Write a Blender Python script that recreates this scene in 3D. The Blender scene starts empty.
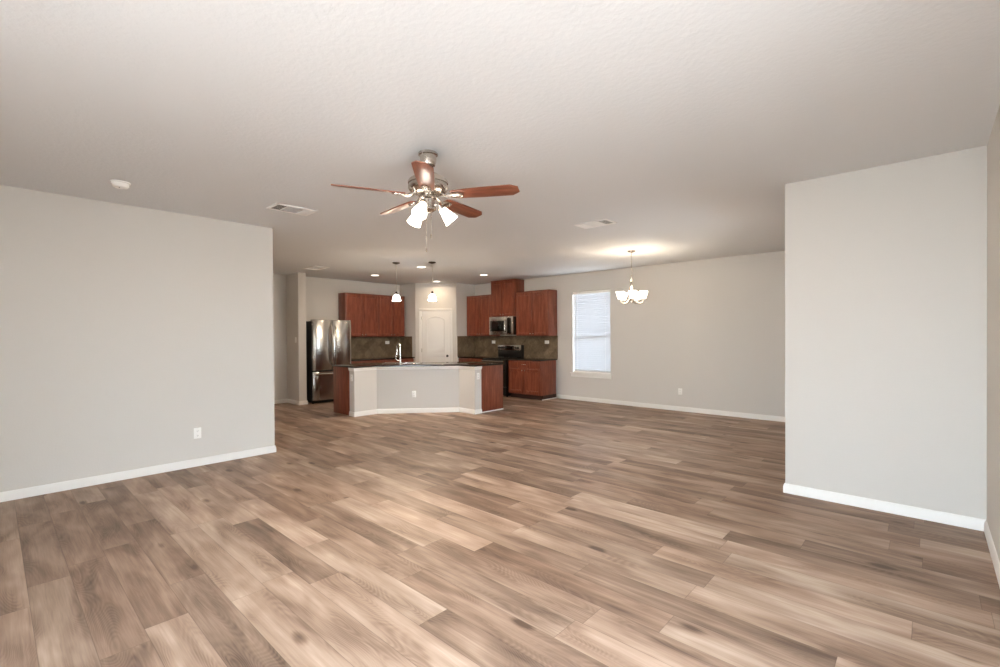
import bpy, bmesh, math, random
from mathutils import Matrix, Vector

random.seed(7)
scene = bpy.context.scene
col = scene.collection
PI = math.pi

# ------------------------------------------------------------------ camera
FPX = 467.758
cam_data = bpy.data.cameras.new('camera')
cam_data.sensor_fit = 'HORIZONTAL'
cam_data.sensor_width = 36.0
cam_data.lens = FPX * 36.0 / 1000.0
cam_data.shift_y = 0.0051
cam_data.clip_start = 0.02
cam = bpy.data.objects.new('camera', cam_data)
col.objects.link(cam)
YAW, PITCH, ROLL = math.radians(42.517), -0.0070, -0.0059
cam.matrix_world = (Matrix.Translation((0, 0, 1.4145)) @ Matrix.Rotation(YAW, 4, 'Z')
                    @ Matrix.Rotation(PI / 2 + PITCH, 4, 'X') @ Matrix.Rotation(ROLL, 4, 'Z'))
scene.camera = cam

# ------------------------------------------------------------------ view, world, daylight
scene.view_settings.view_transform = 'Standard'
scene.view_settings.look = 'None'
scene.view_settings.gamma = 1.0
scene.view_settings.use_curve_mapping = False
scene.view_settings.exposure = 0.2
try:
    scene.cycles.use_denoising = True
    scene.cycles.use_adaptive_sampling = False
    scene.cycles.max_bounces = 10
    scene.cycles.diffuse_bounces = 6
    scene.cycles.glossy_bounces = 4
    scene.cycles.transparent_max_bounces = 12
    scene.cycles.sample_clamp_indirect = 8.0
    scene.cycles.caustics_reflective = False
    scene.cycles.caustics_refractive = False
except Exception:
    pass

SKY = 32.5          # overcast daylight
world = bpy.data.worlds.new('overcast_sky')
scene.world = world
world.use_nodes = True
wn = world.node_tree
wn.nodes.clear()
w_out = wn.nodes.new('ShaderNodeOutputWorld')
w_bg = wn.nodes.new('ShaderNodeBackground')
w_tc = wn.nodes.new('ShaderNodeTexCoord')
w_sep = wn.nodes.new('ShaderNodeSeparateXYZ')
w_map = wn.nodes.new('ShaderNodeMapRange')
w_map.inputs['From Min'].default_value = -0.25
w_map.inputs['From Max'].default_value = 0.25
w_mix = wn.nodes.new('ShaderNodeMix')
w_mix.data_type = 'RGBA'
w_mix.inputs['A'].default_value = (0.40, 0.41, 0.42, 1)
w_mix.inputs['B'].default_value = (0.78, 0.92, 1.05, 1)
wn.links.new(w_tc.outputs['Generated'], w_sep.inputs[0])
wn.links.new(w_sep.outputs['Z'], w_map.inputs['Value'])
wn.links.new(w_map.outputs['Result'], w_mix.inputs['Factor'])
wn.links.new(w_mix.outputs['Result'], w_bg.inputs['Color'])
w_bg.inputs['Strength'].default_value = SKY
wn.links.new(w_bg.outputs[0], w_out.inputs[0])

LAMP_FAN, LAMP_CHAND, LAMP_PEND, LAMP_CAN = 36.0, 13.0, 33.0, 5.0   # watts per bulb group
WARM = (1.0, 0.80, 0.58)


def portal(name, loc, rot, sx, sy):
    d = bpy.data.lights.new(name, 'AREA')
    d.shape = 'RECTANGLE'
    d.size, d.size_y = sx, sy
    d.cycles.is_portal = True
    o = bpy.data.objects.new(name, d)
    o.location = loc
    o.rotation_euler = rot
    col.objects.link(o)
    return o


# room numbers (metres): X across, Y along the left wall, Z up
H = 2.74
XL, YL = -5.914, 2.349          # end of left wall
XK = -10.15                     # kitchen left wall
YW = 8.593                      # window wall
XR, YR, XB = 0.3035, 4.777, -0.943   # right wall, right block face, block corner
YB = -1.40                      # wall behind the camera
XS, YS0, YS1 = -9.576, 4.30, 4.465   # fridge stub wall
PA, PB, PC, PD = (XK, 7.215), (-9.49, 7.215), (-8.765, 7.94), (-8.765, YW)

# added, unseen openings for daylight: glazed door beside the camera, back and side windows
PY0, PY1, PZ1 = 1.20, 1.75, 2.05
SY0, SY1, SZ0, SZ1 = 5.2, 6.1, 1.0, 1.9     # added unseen window at the right end of the dining area
GX0, GX1, GZ0, GZ1 = -1.5, 0.22, 0.12, 2.2
portal('daylight_portal', (XR + 0.14, (PY0 + PY1) / 2, 1.09), (PI / 2, 0, -PI / 2), PY1 - PY0, 2.06)
portal('daylight_portal', ((GX0 + GX1) / 2, YB - 0.14, (GZ0 + GZ1) / 2), (PI / 2, 0, PI), GX1 - GX0, GZ1 - GZ0)
portal('daylight_portal', (XB + 0.14, (SY0 + SY1) / 2, (SZ0 + SZ1) / 2), (PI / 2, 0, -PI / 2), SY1 - SY0, SZ1 - SZ0)
portal('daylight_portal', (-5.255, YW + 0.14, 1.475), (PI / 2, 0, 0), 0.9, 1.75)


# ------------------------------------------------------------------ materials
def srgb(r, g, b):
    def f(c):
        c /= 255.0
        return c / 12.92 if c <= 0.04045 else ((c + 0.055) / 1.055) ** 2.4
    return (f(r), f(g), f(b), 1.0)


class NT:
    def __init__(self, name):
        self.mat = bpy.data.materials.new(name)
        self.mat.use_nodes = True
        self.t = self.mat.node_tree
        self.bsdf = self.t.nodes['Principled BSDF']

    def n(self, typ, **kw):
        nd = self.t.nodes.new(typ)
        for k, v in kw.items():
            setattr(nd, k, v)
        return nd

    def put(self, sock, v):
        if v is None:
            return
        if isinstance(v, bpy.types.NodeSocket):
            self.t.links.new(v, sock)
        else:
            sock.default_value = v

    def m(self, op, a, b=None, c=None, clamp=False):
        nd = self.n('ShaderNodeMath', operation=op, use_clamp=clamp)
        self.put(nd.inputs[0], a)
        self.put(nd.inputs[1], b)
        self.put(nd.inputs[2], c)
        return nd.outputs[0]

    def vec(self, x, y, z):
        nd = self.n('ShaderNodeCombineXYZ')
        self.put(nd.inputs[0], x)
        self.put(nd.inputs[1], y)
        self.put(nd.inputs[2], z)
        return nd.outputs[0]

    def noise(self, v=None, scale=5, detail=2, rough=0.5, dist=0.0):
        nd = self.n('ShaderNodeTexNoise')
        if v is not None:
            self.put(nd.inputs['Vector'], v)
        nd.inputs['Scale'].default_value = scale
        nd.inputs['Detail'].default_value = detail
        nd.inputs['Roughness'].default_value = rough
        nd.inputs['Distortion'].default_value = dist
        return nd.outputs[0]

    def ramp(self, fac, stops):
        nd = self.n('ShaderNodeValToRGB')
        el = nd.color_ramp.elements
        while len(el) < len(stops):
            el.new(0.5)
        for e, (p, c) in zip(el, stops):
            e.position = p
            e.color = c
        self.put(nd.inputs[0], fac)
        return nd.outputs[0]

    def mix(self, f, a, b, mode='MIX'):
        nd = self.n('ShaderNodeMix', data_type='RGBA', blend_type=mode)
        self.put(nd.inputs['Factor'], f)
        self.put(nd.inputs['A'], a)
        self.put(nd.inputs['B'], b)
        return nd.outputs['Result']

    def remap(self, v, a, b, c=0.0, d=1.0, smooth=False):
        nd = self.n('ShaderNodeMapRange')
        if smooth:
            nd.interpolation_type = 'SMOOTHSTEP'
        self.put(nd.inputs['Value'], v)
        for k, x in zip(('From Min', 'From Max', 'To Min', 'To Max'), (a, b, c, d)):
            nd.inputs[k].default_value = x
        return nd.outputs[0]

    def obj(self):
        return self.n('ShaderNodeTexCoord').outputs['Object']

    def geo(self):
        return self.n('ShaderNodeNewGeometry').outputs['Position']

    def bump(self, h, strength=0.2, dist=0.01):
        nd = self.n('ShaderNodeBump')
        nd.inputs['Strength'].default_value = strength
        nd.inputs['Distance'].default_value = dist
        self.put(nd.inputs['Height'], h)
        self.t.links.new(nd.outputs[0], self.bsdf.inputs['Normal'])

    def set(self, color=None, rough=None, metal=None, spec=None, **kw):
        b = self.bsdf.inputs
        self.put(b['Base Color'], color)
        self.put(b['Roughness'], rough)
        self.put(b['Metallic'], metal)
        self.put(b['Specular IOR Level'], spec)
        for k, v in kw.items():
            self.put(b[k], v)
        return self.mat


def paint_mat(name, c, bump=0.12, scale=70, rough=0.75, var=0.02):
    t = NT(name)
    p = t.geo()
    v = t.noise(p, 3.0, 2)
    cc = t.mix(t.m('MULTIPLY', v, var * 4), c, tuple(x * 0.94 for x in c[:3]) + (1,))
    t.bump(t.noise(p, scale, 3, 0.6), bump, 0.006)
    return t.set(cc, rough, 0, 0.25)


M = {}
M['wall'] = paint_mat('wall_paint', srgb(213, 209, 203))
M['ceiling'] = paint_mat('ceiling_texture_paint', srgb(223, 224, 225), bump=0.4, scale=34, rough=0.9)
M['trim'] = paint_mat('white_trim_paint', srgb(236, 234, 230), bump=0.03, scale=40, rough=0.4)
M['door'] = paint_mat('white_door_paint', srgb(232, 230, 226), bump=0.05, scale=60, rough=0.42)


def plain(name, c, rough=0.5, metal=0.0, spec=0.5, nscale=60, nbump=0.03, **kw):
    t = NT(name)
    p = t.obj()
    t.bump(t.noise(p, nscale, 2), nbump, 0.002)
    r = t.m('MULTIPLY_ADD', t.noise(p, 9, 2), 0.12, rough - 0.06)
    return t.set(c, r, metal, spec, **kw)


M['plastic'] = plain('white_plastic', srgb(246, 245, 241), 0.35)
M['slot'] = plain('dark_slot', srgb(60, 58, 55), 0.6)
M['vent'] = plain('vent_white_metal', srgb(243, 241, 238), 0.4)
M['vent_dark'] = plain('vent_dark_duct', srgb(96, 90, 83), 0.8)
M['nickel'] = plain('brushed_nickel', srgb(196, 188, 178), 0.26, 1.0, 0.5, 120, 0.05)
M['chrome'] = plain('polished_steel', srgb(225, 222, 216), 0.14, 1.0)
M['satin'] = plain('satin_pale_metal', srgb(206, 202, 195), 0.35, 0.35)
M['dark_metal'] = plain('oiled_bronze_metal', srgb(74, 68, 62), 0.35, 0.9)
M['black'] = plain('black_enamel', srgb(16, 16, 16), 0.3)
M['black_glass'] = plain('black_glass', srgb(10, 11, 11), 0.08, 0.0, 0.6, 20, 0.0)
M['toekick'] = plain('dark_toekick', srgb(50, 28, 20), 0.6)
M['gray_plastic'] = plain('grey_plastic', srgb(120, 120, 118), 0.4)


def steel(name, axis_scale):
    t = NT(name)
    p = t.obj()
    mp = t.n('ShaderNodeMapping')
    mp.inputs['Scale'].default_value = axis_scale
    t.put(mp.inputs['Vector'], p)
    v = t.noise(mp.outputs[0], 6, 3, 0.6)
    t.bump(v, 0.015, 0.001)
    return t.set(t.ramp(v, [(0.3, srgb(172, 170, 166)), (0.7, srgb(192, 190, 186))]),
                 t.m('MULTIPLY_ADD', v, 0.08, 0.19), 1.0)


M['steel'] = steel('brushed_stainless', (40, 40, 1.2))
M['steel_h'] = steel('brushed_stainless_horizontal', (1.2, 40, 40))


def wood_mat(name, dark, mid, light, rough=0.32, axis='z'):
    t = NT(name)
    p = t.obj()
    mp = t.n('ShaderNodeMapping')
    mp.inputs['Scale'].default_value = {'z': (9, 9, 0.9), 'x': (0.9, 9, 9)}[axis]
    t.put(mp.inputs['Vector'], p)
    v = t.noise(mp.outputs[0], 2.6, 4, 0.6, 0.6)
    fine = t.noise(mp.outputs[0], 14, 2, 0.5)
    f = t.m('MULTIPLY_ADD', fine, 0.25, t.m('MULTIPLY', v, 0.8))
    t.bump(fine, 0.04, 0.002)
    return t.set(t.ramp(f, [(0.3, dark), (0.52, mid), (0.75, light)]), rough, 0, 0.4)


M['cherry'] = wood_mat('cherry_cabinet_wood', srgb(92, 45, 30), srgb(122, 63, 44), srgb(146, 84, 62))
M['blade'] = wood_mat('cherry_blade_wood', srgb(98, 54, 38), srgb(128, 74, 54), srgb(150, 94, 70), 0.33, 'x')


def granite():
    t = NT('dark_granite')
    p = t.obj()
    v = t.noise(p, 90, 4, 0.7)
    s = t.noise(p, 260, 2, 0.6)
    c = t.ramp(v, [(0.35, srgb(12, 10, 9)), (0.58, srgb(40, 30, 24)), (0.75, srgb(84, 66, 52))])
    c = t.mix(t.remap(s, 0.66, 0.74, 0, 0.6), c, srgb(130, 118, 104))
    return t.set(c, 0.1, 0, 0.6)


M['granite'] = granite()


def slate():
    t = NT('slate_tile')
    p = t.geo()
    v = t.noise(p, 5.5, 5, 0.62, 0.8)
    v2 = t.noise(p, 28, 4, 0.6)
    f = t.m('MULTIPLY_ADD', v2, 0.45, t.m('MULTIPLY', v, 0.65))
    c = t.ramp(f, [(0.36, srgb(70, 58, 43)), (0.52, srgb(108, 92, 71)), (0.62, srgb(124, 105, 83)), (0.74, srgb(148, 127, 104))])
    sep = t.n('ShaderNodeSeparateXYZ')
    t.put(sep.inputs[0], p)
    h = t.m('ADD', sep.outputs[0], sep.outputs[1])
    a = t.m('MULTIPLY', t.m('ADD', h, sep.outputs[2]), 1 / 0.216)
    b = t.m('MULTIPLY', t.m('SUBTRACT', h, sep.outputs[2]), 1 / 0.216)

    def edge(x):
        fr = t.m('FRACT', x)
        return t.m('MINIMUM', fr, t.m('SUBTRACT', 1.0, fr))
    e = t.m('MINIMUM', edge(a), edge(b))
    grout = t.remap(e, 0.008, 0.02, 1.0, 0.0)
    cell = t.n('ShaderNodeTexWhiteNoise', noise_dimensions='2D')
    t.put(cell.inputs['Vector'], t.vec(t.m('FLOOR', a), t.m('FLOOR', b), 0))
    c = t.mix(0.35, c, t.mix(cell.outputs['Value'], srgb(76, 64, 49), srgb(140, 121, 97)))
    c = t.mix(t.m('MULTIPLY', grout, 0.55), c, srgb(74, 66, 54))
    t.bump(t.m('SUBTRACT', v2, t.m('MULTIPLY', grout, 0.8)), 0.25, 0.004)
    return t.set(c, 0.42, 0, 0.4)


M['slate'] = slate()


def floor_mat():
    W, L = 0.182, 1.25
    t = NT('oak_plank_floor')
    sep = t.n('ShaderNodeSeparateXYZ')
    t.put(sep.inputs[0], t.obj())
    x, y = sep.outputs[0], sep.outputs[1]
    yr = t.m('MULTIPLY', t.m('SUBTRACT', y, 1.04), 1 / W)
    row = t.m('FLOOR', yr)
    fy = t.m('FRACT', yr)
    wr = t.n('ShaderNodeTexWhiteNoise', noise_dimensions='1D')
    t.put(wr.inputs['W'], row)
    xr = t.m('ADD', t.m('MULTIPLY', x, 1 / L), t.m('MULTIPLY', wr.outputs['Value'], 7.31))
    cl = t.m('FLOOR', xr)
    fx = t.m('FRACT', xr)
    wid = t.n('ShaderNodeTexWhiteNoise', noise_dimensions='2D')
    t.put(wid.inputs['Vector'], t.vec(row, cl, 0))
    cs = t.n('ShaderNodeSeparateColor')
    t.put(cs.inputs[0], wid.outputs['Color'])
    r1, r2, r3 = cs.outputs[0], cs.outputs[1], cs.outputs[2]
    gx = t.m('MULTIPLY_ADD', r1, 41.0, x)
    gy = t.m('MULTIPLY_ADD', r2, 23.0, y)
    gz = t.m('MULTIPLY', r3, 17.0)
    # broad smoky light and dark patches along the board
    patch = t.noise(t.vec(t.m('MULTIPLY', gx, 1.7), t.m('MULTIPLY', gy, 6.5), gz), 1.0, 2, 0.5, 0.5)
    streak = t.noise(t.vec(t.m('MULTIPLY', gx, 1.6), t.m('MULTIPLY', gy, 34.0), gz), 1.0, 4, 0.6, 0.3)
    fine = t.noise(t.vec(t.m('MULTIPLY', gx, 6.0), t.m('MULTIPLY', gy, 150.0), gz), 1.0, 2, 0.5)
    # cathedral grain: level lines of a smooth stretched field
    fld = t.noise(t.vec(t.m('MULTIPLY', gx, 1.1), t.m('MULTIPLY', gy, 5.5), t.m('ADD', gz, 5.0)), 1.0, 1, 0.4, 0.3)
    lines = t.m('SINE', t.m('MULTIPLY', fld, 300.0))
    linesw = t.remap(patch, 0.38, 0.52, 0.9, 0.05)
    # knots
    vo = t.n('ShaderNodeTexVoronoi', feature='F1')
    vo.inputs['Scale'].default_value = 1.0
    t.put(vo.inputs['Vector'], t.vec(t.m('MULTIPLY', gx, 1.7), t.m('MULTIPLY', gy, 4.2), gz))
    kn = t.remap(t.m('MULTIPLY_ADD', fine, 0.05, vo.outputs['Distance']), 0.06, 0.19, 1.0, 0.0, True)
    kc = t.n('ShaderNodeSeparateColor')
    t.put(kc.inputs[0], vo.outputs['Color'])
    kn = t.m('MULTIPLY', kn, t.m('GREATER_THAN', kc.outputs[0], 0.45))
    tone = t.m('MULTIPLY', t.m('SUBTRACT', patch, 0.5), 1.15)
    tone = t.m('MULTIPLY_ADD', t.m('SUBTRACT', streak, 0.5), 0.5, tone)
    tone = t.m('MULTIPLY_ADD', t.m('SUBTRACT', fine, 0.5), 0.22, tone)
    tone = t.m('MULTIPLY_ADD', t.m('SUBTRACT', r3, 0.5), 0.36, tone)
    tone = t.m('MULTIPLY_ADD', t.m('MULTIPLY', lines, linesw), 0.06, tone)
    tone = t.m('ADD', tone, 0.47)
    tone = t.m('MULTIPLY_ADD', kn, -0.52, tone, clamp=True)
    c = t.ramp(tone, [(0.0, srgb(94, 77, 65)), (0.28, srgb(130, 109, 94)), (0.5, srgb(156, 134, 117)),
                      (0.72, srgb(178, 157, 140)), (1.0, srgb(206, 190, 175))])
    c = t.mix(t.m('MULTIPLY', r1, 0.35), c, t.mix(1.0, c, srgb(255, 234, 224), 'MULTIPLY'))
    ey = t.m('MULTIPLY', t.m('MINIMUM', fy, t.m('SUBTRACT', 1.0, fy)), W)
    ex = t.m('MULTIPLY', t.m('MINIMUM', fx, t.m('SUBTRACT', 1.0, fx)), L)
    gap = t.remap(t.m('MINIMUM', ex, ey), 0.0006, 0.0022, 1.0, 0.0)
    c = t.mix(t.m('MULTIPLY', gap, 0.45), c, srgb(70, 56, 46))
    t.bump(t.m('MULTIPLY_ADD', fine, 0.3, t.m('MULTIPLY', gap, -1.0)), 0.18, 0.002)
    return t.set(c, t.m('MULTIPLY_ADD', streak, 0.12, 0.32), 0, 0.12)


M['floor'] = floor_mat()


def glow(name, c, strength, base=(0.9, 0.9, 0.88, 1)):
    t = NT(name)
    v = t.noise(t.obj(), 30, 2)
    t.set(base, 0.35, 0, 0.5)
    t.put(t.bsdf.inputs['Emission Color'], c)
    t.put(t.bsdf.inputs['Emission Strength'], t.m('MULTIPLY_ADD', v, 0.1 * strength, 0.95 * strength))
    return t.mat


M['fan_shade'] = glow('lit_frosted_glass', (1.0, 0.90, 0.78, 1), 9.0)
M['chand_shade'] = glow('lit_opal_glass', (1.0, 0.90, 0.76, 1), 9.0)
M['pend_shade'] = glow('lit_pendant_glass', (1.0, 0.92, 0.82, 1), 16.0)
M['lens'] = glow('lit_lamp_lens', (1.0, 0.93, 0.84, 1), 4.0)


def slat_mat():
    t = NT('blind_slat_vinyl')
    t.set(srgb(208, 211, 216), 0.45, 0, 0.3)
    tr = t.n('ShaderNodeBsdfTranslucent')
    tr.inputs['Color'].default_value = srgb(236, 240, 246)
    mx = t.n('ShaderNodeMixShader')
    mx.inputs[0].default_value = 0.02
    out = t.t.nodes['Material Output']
    t.put(mx.inputs[1], t.bsdf.outputs[0])
    t.put(mx.inputs[2], tr.outputs[0])
    t.t.links.new(mx.outputs[0], out.inputs['Surface'])
    t.bump(t.noise(t.obj(), 40, 2), 0.02, 0.001)
    return t.mat


M['slat'] = slat_mat()


def glass_mat():
    t = NT('window_glass')
    tr = t.n('ShaderNodeBsdfTransparent')
    tr.inputs['Color'].default_value = (0.975, 0.982, 0.98, 1)
    gl = t.n('ShaderNodeBsdfGlossy')
    gl.inputs['Roughness'].default_value = 0.03
    fr = t.n('ShaderNodeFresnel')
    fr.inputs['IOR'].default_value = 1.45
    mx = t.n('ShaderNodeMixShader')
    front = t.m('SUBTRACT', 1.0, t.n('ShaderNodeNewGeometry').outputs['Backfacing'])
    t.put(mx.inputs[0], t.m('MULTIPLY', fr.outputs[0], front))
    t.put(mx.inputs[1], tr.outputs[0])
    t.put(mx.inputs[2], gl.outputs[0])
    t.t.links.new(mx.outputs[0], t.t.nodes['Material Output'].inputs['Surface'])
    return t.mat


M['glass'] = glass_mat()


# ------------------------------------------------------------------ mesh building
class MB:
    """Collects shapes and links them as ONE mesh object."""

    def __init__(self):
        self.bm = bmesh.new()

    def _merge(self, tmp):
        bmesh.ops.recalc_face_normals(tmp, faces=tmp.faces)
        me = bpy.data.meshes.new('tmp')
        tmp.to_mesh(me)
        tmp.free()
        self.bm.from_mesh(me)
        bpy.data.meshes.remove(me)
        return self

    def box(self, x0, x1, y0, y1, z0, z1, bev=0.0, seg=2, mat=None):
        t = bmesh.new()
        bmesh.ops.create_cube(t, size=1.0)
        for v in t.verts:
            v.co = Vector((x0 + (v.co.x + 0.5) * (x1 - x0), y0 + (v.co.y + 0.5) * (y1 - y0), z0 + (v.co.z + 0.5) * (z1 - z0)))
        if bev > 0:
            bmesh.ops.bevel(t, geom=list(t.edges), offset=bev, segments=seg, affect='EDGES', profile=0.5)
        if mat is not None:
            bmesh.ops.transform(t, matrix=mat, verts=t.verts)
        return self._merge(t)

    def prism(self, pts, z0, z1, mat=None, bev=0.0):
        """2-D outline in XY pulled up from z0 to z1"""
        t = bmesh.new()
        vs = [t.verts.new((p[0], p[1], z0)) for p in pts]
        f = t.faces.new(vs)
        r = bmesh.ops.extrude_face_region(t, geom=[f])
        up = [g for g in r['geom'] if isinstance(g, bmesh.types.BMVert)]
        for v in up:
            v.co.z = z1
        if bev > 0:
            bmesh.ops.bevel(t, geom=[e for e in t.edges if abs(e.verts[0].co.z - e.verts[1].co.z) < 1e-6],
                            offset=bev, segments=2, affect='EDGES', profile=0.5)
        if mat is not None:
            bmesh.ops.transform(t, matrix=mat, verts=t.verts)
        return self._merge(t)

    def lathe(self, prof, seg=24, mat=None, cap=True):
        """profile of (r, z) turned around the Z axis"""
        t = bmesh.new()
        rings = []
        for r, z in prof:
            if r < 1e-5:
                rings.append([t.verts.new((0, 0, z))])
            else:
                rings.append([t.verts.new((r * math.cos(2 * PI * k / seg), r * math.sin(2 * PI * k / seg), z)) for k in range(seg)])
        for a, b in zip(rings, rings[1:]):
            for k in range(seg):
                k2 = (k + 1) % seg
                q = []
                for v in (a[k % len(a)], a[k2 % len(a)], b[k2 % len(b)], b[k % len(b)]):
                    if v not in q:
                        q.append(v)
                if len(q) >= 3:
                    try:
                        t.faces.new(q)
                    except ValueError:
                        pass
        if cap:
            for rg in (rings[0], rings[-1]):
                if len(rg) > 2:
                    try:
                        t.faces.new(rg)
                    except ValueError:
                        pass
        if mat is not None:
            bmesh.ops.transform(t, matrix=mat, verts=t.verts)
        return self._merge(t)

    def tube(self, pts, r, seg=10, mat=None):
        """round bar through 3-D points; r is a number or one per point"""
        t = bmesh.new()
        pts = [Vector(p) for p in pts]
        rs = r if isinstance(r, (list, tuple)) else [r] * len(pts)
        rings, ref = [], None
        for i, p in enumerate(pts):
            d = (pts[min(i + 1, len(pts) - 1)] - pts[max(i - 1, 0)]).normalized()
            if ref is None:
                ref = Vector((0, 0, 1)) if abs(d.z) < 0.9 else Vector((1, 0, 0))
            a = (ref - d * ref.dot(d)).normalized()
            ref = a
            b = d.cross(a)
            rings.append([t.verts.new(p + (a * math.cos(2 * PI * k / seg) + b * math.sin(2 * PI * k / seg)) * rs[i]) for k in range(seg)])
        for A, B in zip(rings, rings[1:]):
            for k in range(seg):
                t.faces.new((A[k], A[(k + 1) % seg], B[(k + 1) % seg], B[k]))
        t.faces.new(rings[0][::-1])
        t.faces.new(rings[-1])
        if mat is not None:
            bmesh.ops.transform(t, matrix=mat, verts=t.verts)
        return self._merge(t)

    def sweep(self, path, prof, closed=False):
        """profile (out, z) swept along a floor polyline with mitred corners; out is to the right of the path"""
        t = bmesh.new()
        n = len(path)
        P = [Vector((p[0], p[1])) for p in path]
        rings = []
        for i in range(n):
            ns = []
            if i > 0:
                d = (P[i] - P[i - 1]).normalized()
                ns.append(Vector((d.y, -d.x)))
            if i < n - 1:
                d = (P[i + 1] - P[i]).normalized()
                ns.append(Vector((d.y, -d.x)))
            if len(ns) == 2:
                m = (ns[0] + ns[1]).normalized()
                m = m / max(0.25, m.dot(ns[0]))
            else:
                m = ns[0]
            rings.append([t.verts.new((P[i].x + m.x * o, P[i].y + m.y * o, z)) for o, z in prof])
        k = len(prof)
        for A, B in zip(rings, rings[1:]):
            for j in range(k):
                t.faces.new((A[j], A[(j + 1) % k], B[(j + 1) % k], B[j]))
        t.faces.new(rings[0][::-1])
        t.faces.new(rings[-1])
        return self._merge(t)

    def build(self, name, mat, parent=None, smooth=True, angle=35):
        me = bpy.data.meshes.new(name)
        self.bm.to_mesh(me)
        self.bm.free()
        me.materials.append(M[mat] if isinstance(mat, str) else mat)
        if smooth:
            for p in me.polygons:
                p.use_smooth = True
            try:
                me.set_sharp_from_angle(angle=math.radians(angle))
            except Exception:
                pass
        o = bpy.data.objects.new(name, me)
        col.objects.link(o)
        if parent is not None:
            o.parent = parent
        return o


def tag(o, label=None, cat=None, group=None, kind=None):
    if label:
        o['label'] = label
    if cat:
        o['category'] = cat
    if group:
        o['group'] = group
    if kind:
        o['kind'] = kind
    return o


def thing(name, loc, rz, label, cat, group=None):
    o = bpy.data.objects.new(name, None)
    o.empty_display_size = 0.05
    o.location = loc
    o.rotation_euler = (0, 0, rz)
    col.objects.link(o)
    return tag(o, label, cat, group)


def struct(o):
    o['kind'] = 'structure'
    return o


def copy_tree(o, parent=None):
    c = o.copy()
    col.objects.link(c)
    if parent is not None:
        c.parent = parent
    for ch in list(o.children):
        copy_tree(ch, c)
    return c


def lamp(name, typ, loc, energy, color, parent=None, **kw):
    d = bpy.data.lights.new(name, typ)
    d.energy = energy
    d.color = color
    for k, v in kw.items():
        setattr(d, k, v)
    o = bpy.data.objects.new(name, d)
    o.location = loc
    col.objects.link(o)
    if parent is not None:
        o.parent = parent
    return o


def off_line(path, d):
    """polyline shifted by d to the left of its direction, mitred"""
    P = [Vector(p) for p in path]
    out = []
    for i in range(len(P)):
        ns = []
        if i > 0:
            e = (P[i] - P[i - 1]).normalized()
            ns.append(Vector((-e.y, e.x)))
        if i < len(P) - 1:
            e = (P[i + 1] - P[i]).normalized()
            ns.append(Vector((-e.y, e.x)))
        m = ns[0] if len(ns) == 1 else (ns[0] + ns[1]).normalized()
        m = m / m.dot(ns[0])
        out.append((P[i].x + m.x * d, P[i].y + m.y * d))
    return out


# ------------------------------------------------------------------ room shell
TH = 0.12
struct(MB().box(XK - TH, XR + TH, YB - TH, YW + TH, -0.06, 0.0).build('floor', 'floor', smooth=False))
struct(MB().box(XK - TH, XR + TH, YB - TH, YW + TH, H, H + 0.08).build('ceiling', 'ceiling', smooth=False))
# left wall turns the corner into the hall beyond it
struct(MB().prism([(XL, YB), (XL, YL), (XK, YL), (XK, YL - TH), (XL - TH, YL - TH), (XL - TH, YB)], 0, H).build('wall_left', 'wall', smooth=False))
struct(MB().box(XK - TH, XK, YL - TH, YW + TH, 0, H).build('wall_kitchen', 'wall', smooth=False))
struct(MB().box(XK, XS, YS0, YS1, 0, H, 0.006).build('wall_fridge_side', 'wall'))
struct(MB().prism([(XK, PA[1]), PB, PC, (PD[0], YW), (PD[0] - TH, YW), (PC[0] - TH, PC[1] + 0.05), (PB[0] - 0.05, PB[1] + TH), (XK, PA[1] + TH)], 0, H).build('wall_pantry', 'wall', smooth=False))
# right block
struct(MB().box(XB, XR + TH, YR, YR + TH, 0, H, 0.006).build('wall_right_front', 'wall'))
m = MB()
m.box(XB, XB + TH, YR + TH, SY0, 0, H)
m.box(XB, XB + TH, SY1, YW, 0, H)
m.box(XB, XB + TH, SY0, SY1, 0, SZ0)
m.box(XB, XB + TH, SY0, SY1, SZ1, H)
struct(m.build('wall_right_side', 'wall', smooth=False))
m = MB()
for y in (SY0, (SY0 + SY1) / 2 - 0.03, SY1 - 0.06):
    m.box(XB + 0.03, XB + 0.09, y, y + 0.06, SZ0, SZ1)
for z in (SZ0, SZ1 - 0.06):
    m.box(XB + 0.03, XB + 0.09, SY0, SY1, z, z + 0.06)
w3 = struct(m.build('window_added_side', 'trim', smooth=False))  # unseen side window, added to bring daylight to dining area and kitchen
MB().box(XB + 0.057, XB + 0.063, SY0 + 0.03, SY1 - 0.03, SZ0 + 0.03, SZ1 - 0.03).build('window_pane', 'glass', w3, smooth=False)
m = MB()
m.box(XR, XR + TH, YB - TH, PY0, 0, H)
m.box(XR, XR + TH, PY1, YR, 0, H)
m.box(XR, XR + TH, PY0, PY1, PZ1, H)
m.box(XR, XR + TH, PY0, PY1, 0, 0.05)
struct(m.build('wall_right', 'wall', smooth=False))
m = MB()
for y in (PY0, (PY0 + PY1) / 2 - 0.03, PY1 - 0.06):
    m.box(XR + 0.03, XR + 0.09, y, y + 0.06, 0.05, PZ1)
for z in (0.05, PZ1 - 0.06):
    m.box(XR + 0.03, XR + 0.09, PY0, PY1, z, z + 0.06)
d2 = struct(m.build('door_added', 'trim', smooth=False))  # unseen glazed door, added to brighten the near floor and ceiling
MB().box(XR + 0.057, XR + 0.063, PY0 + 0.03, PY1 - 0.03, 0.08, PZ1 - 0.03).build('door_pane', 'glass', d2, smooth=False)
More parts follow.
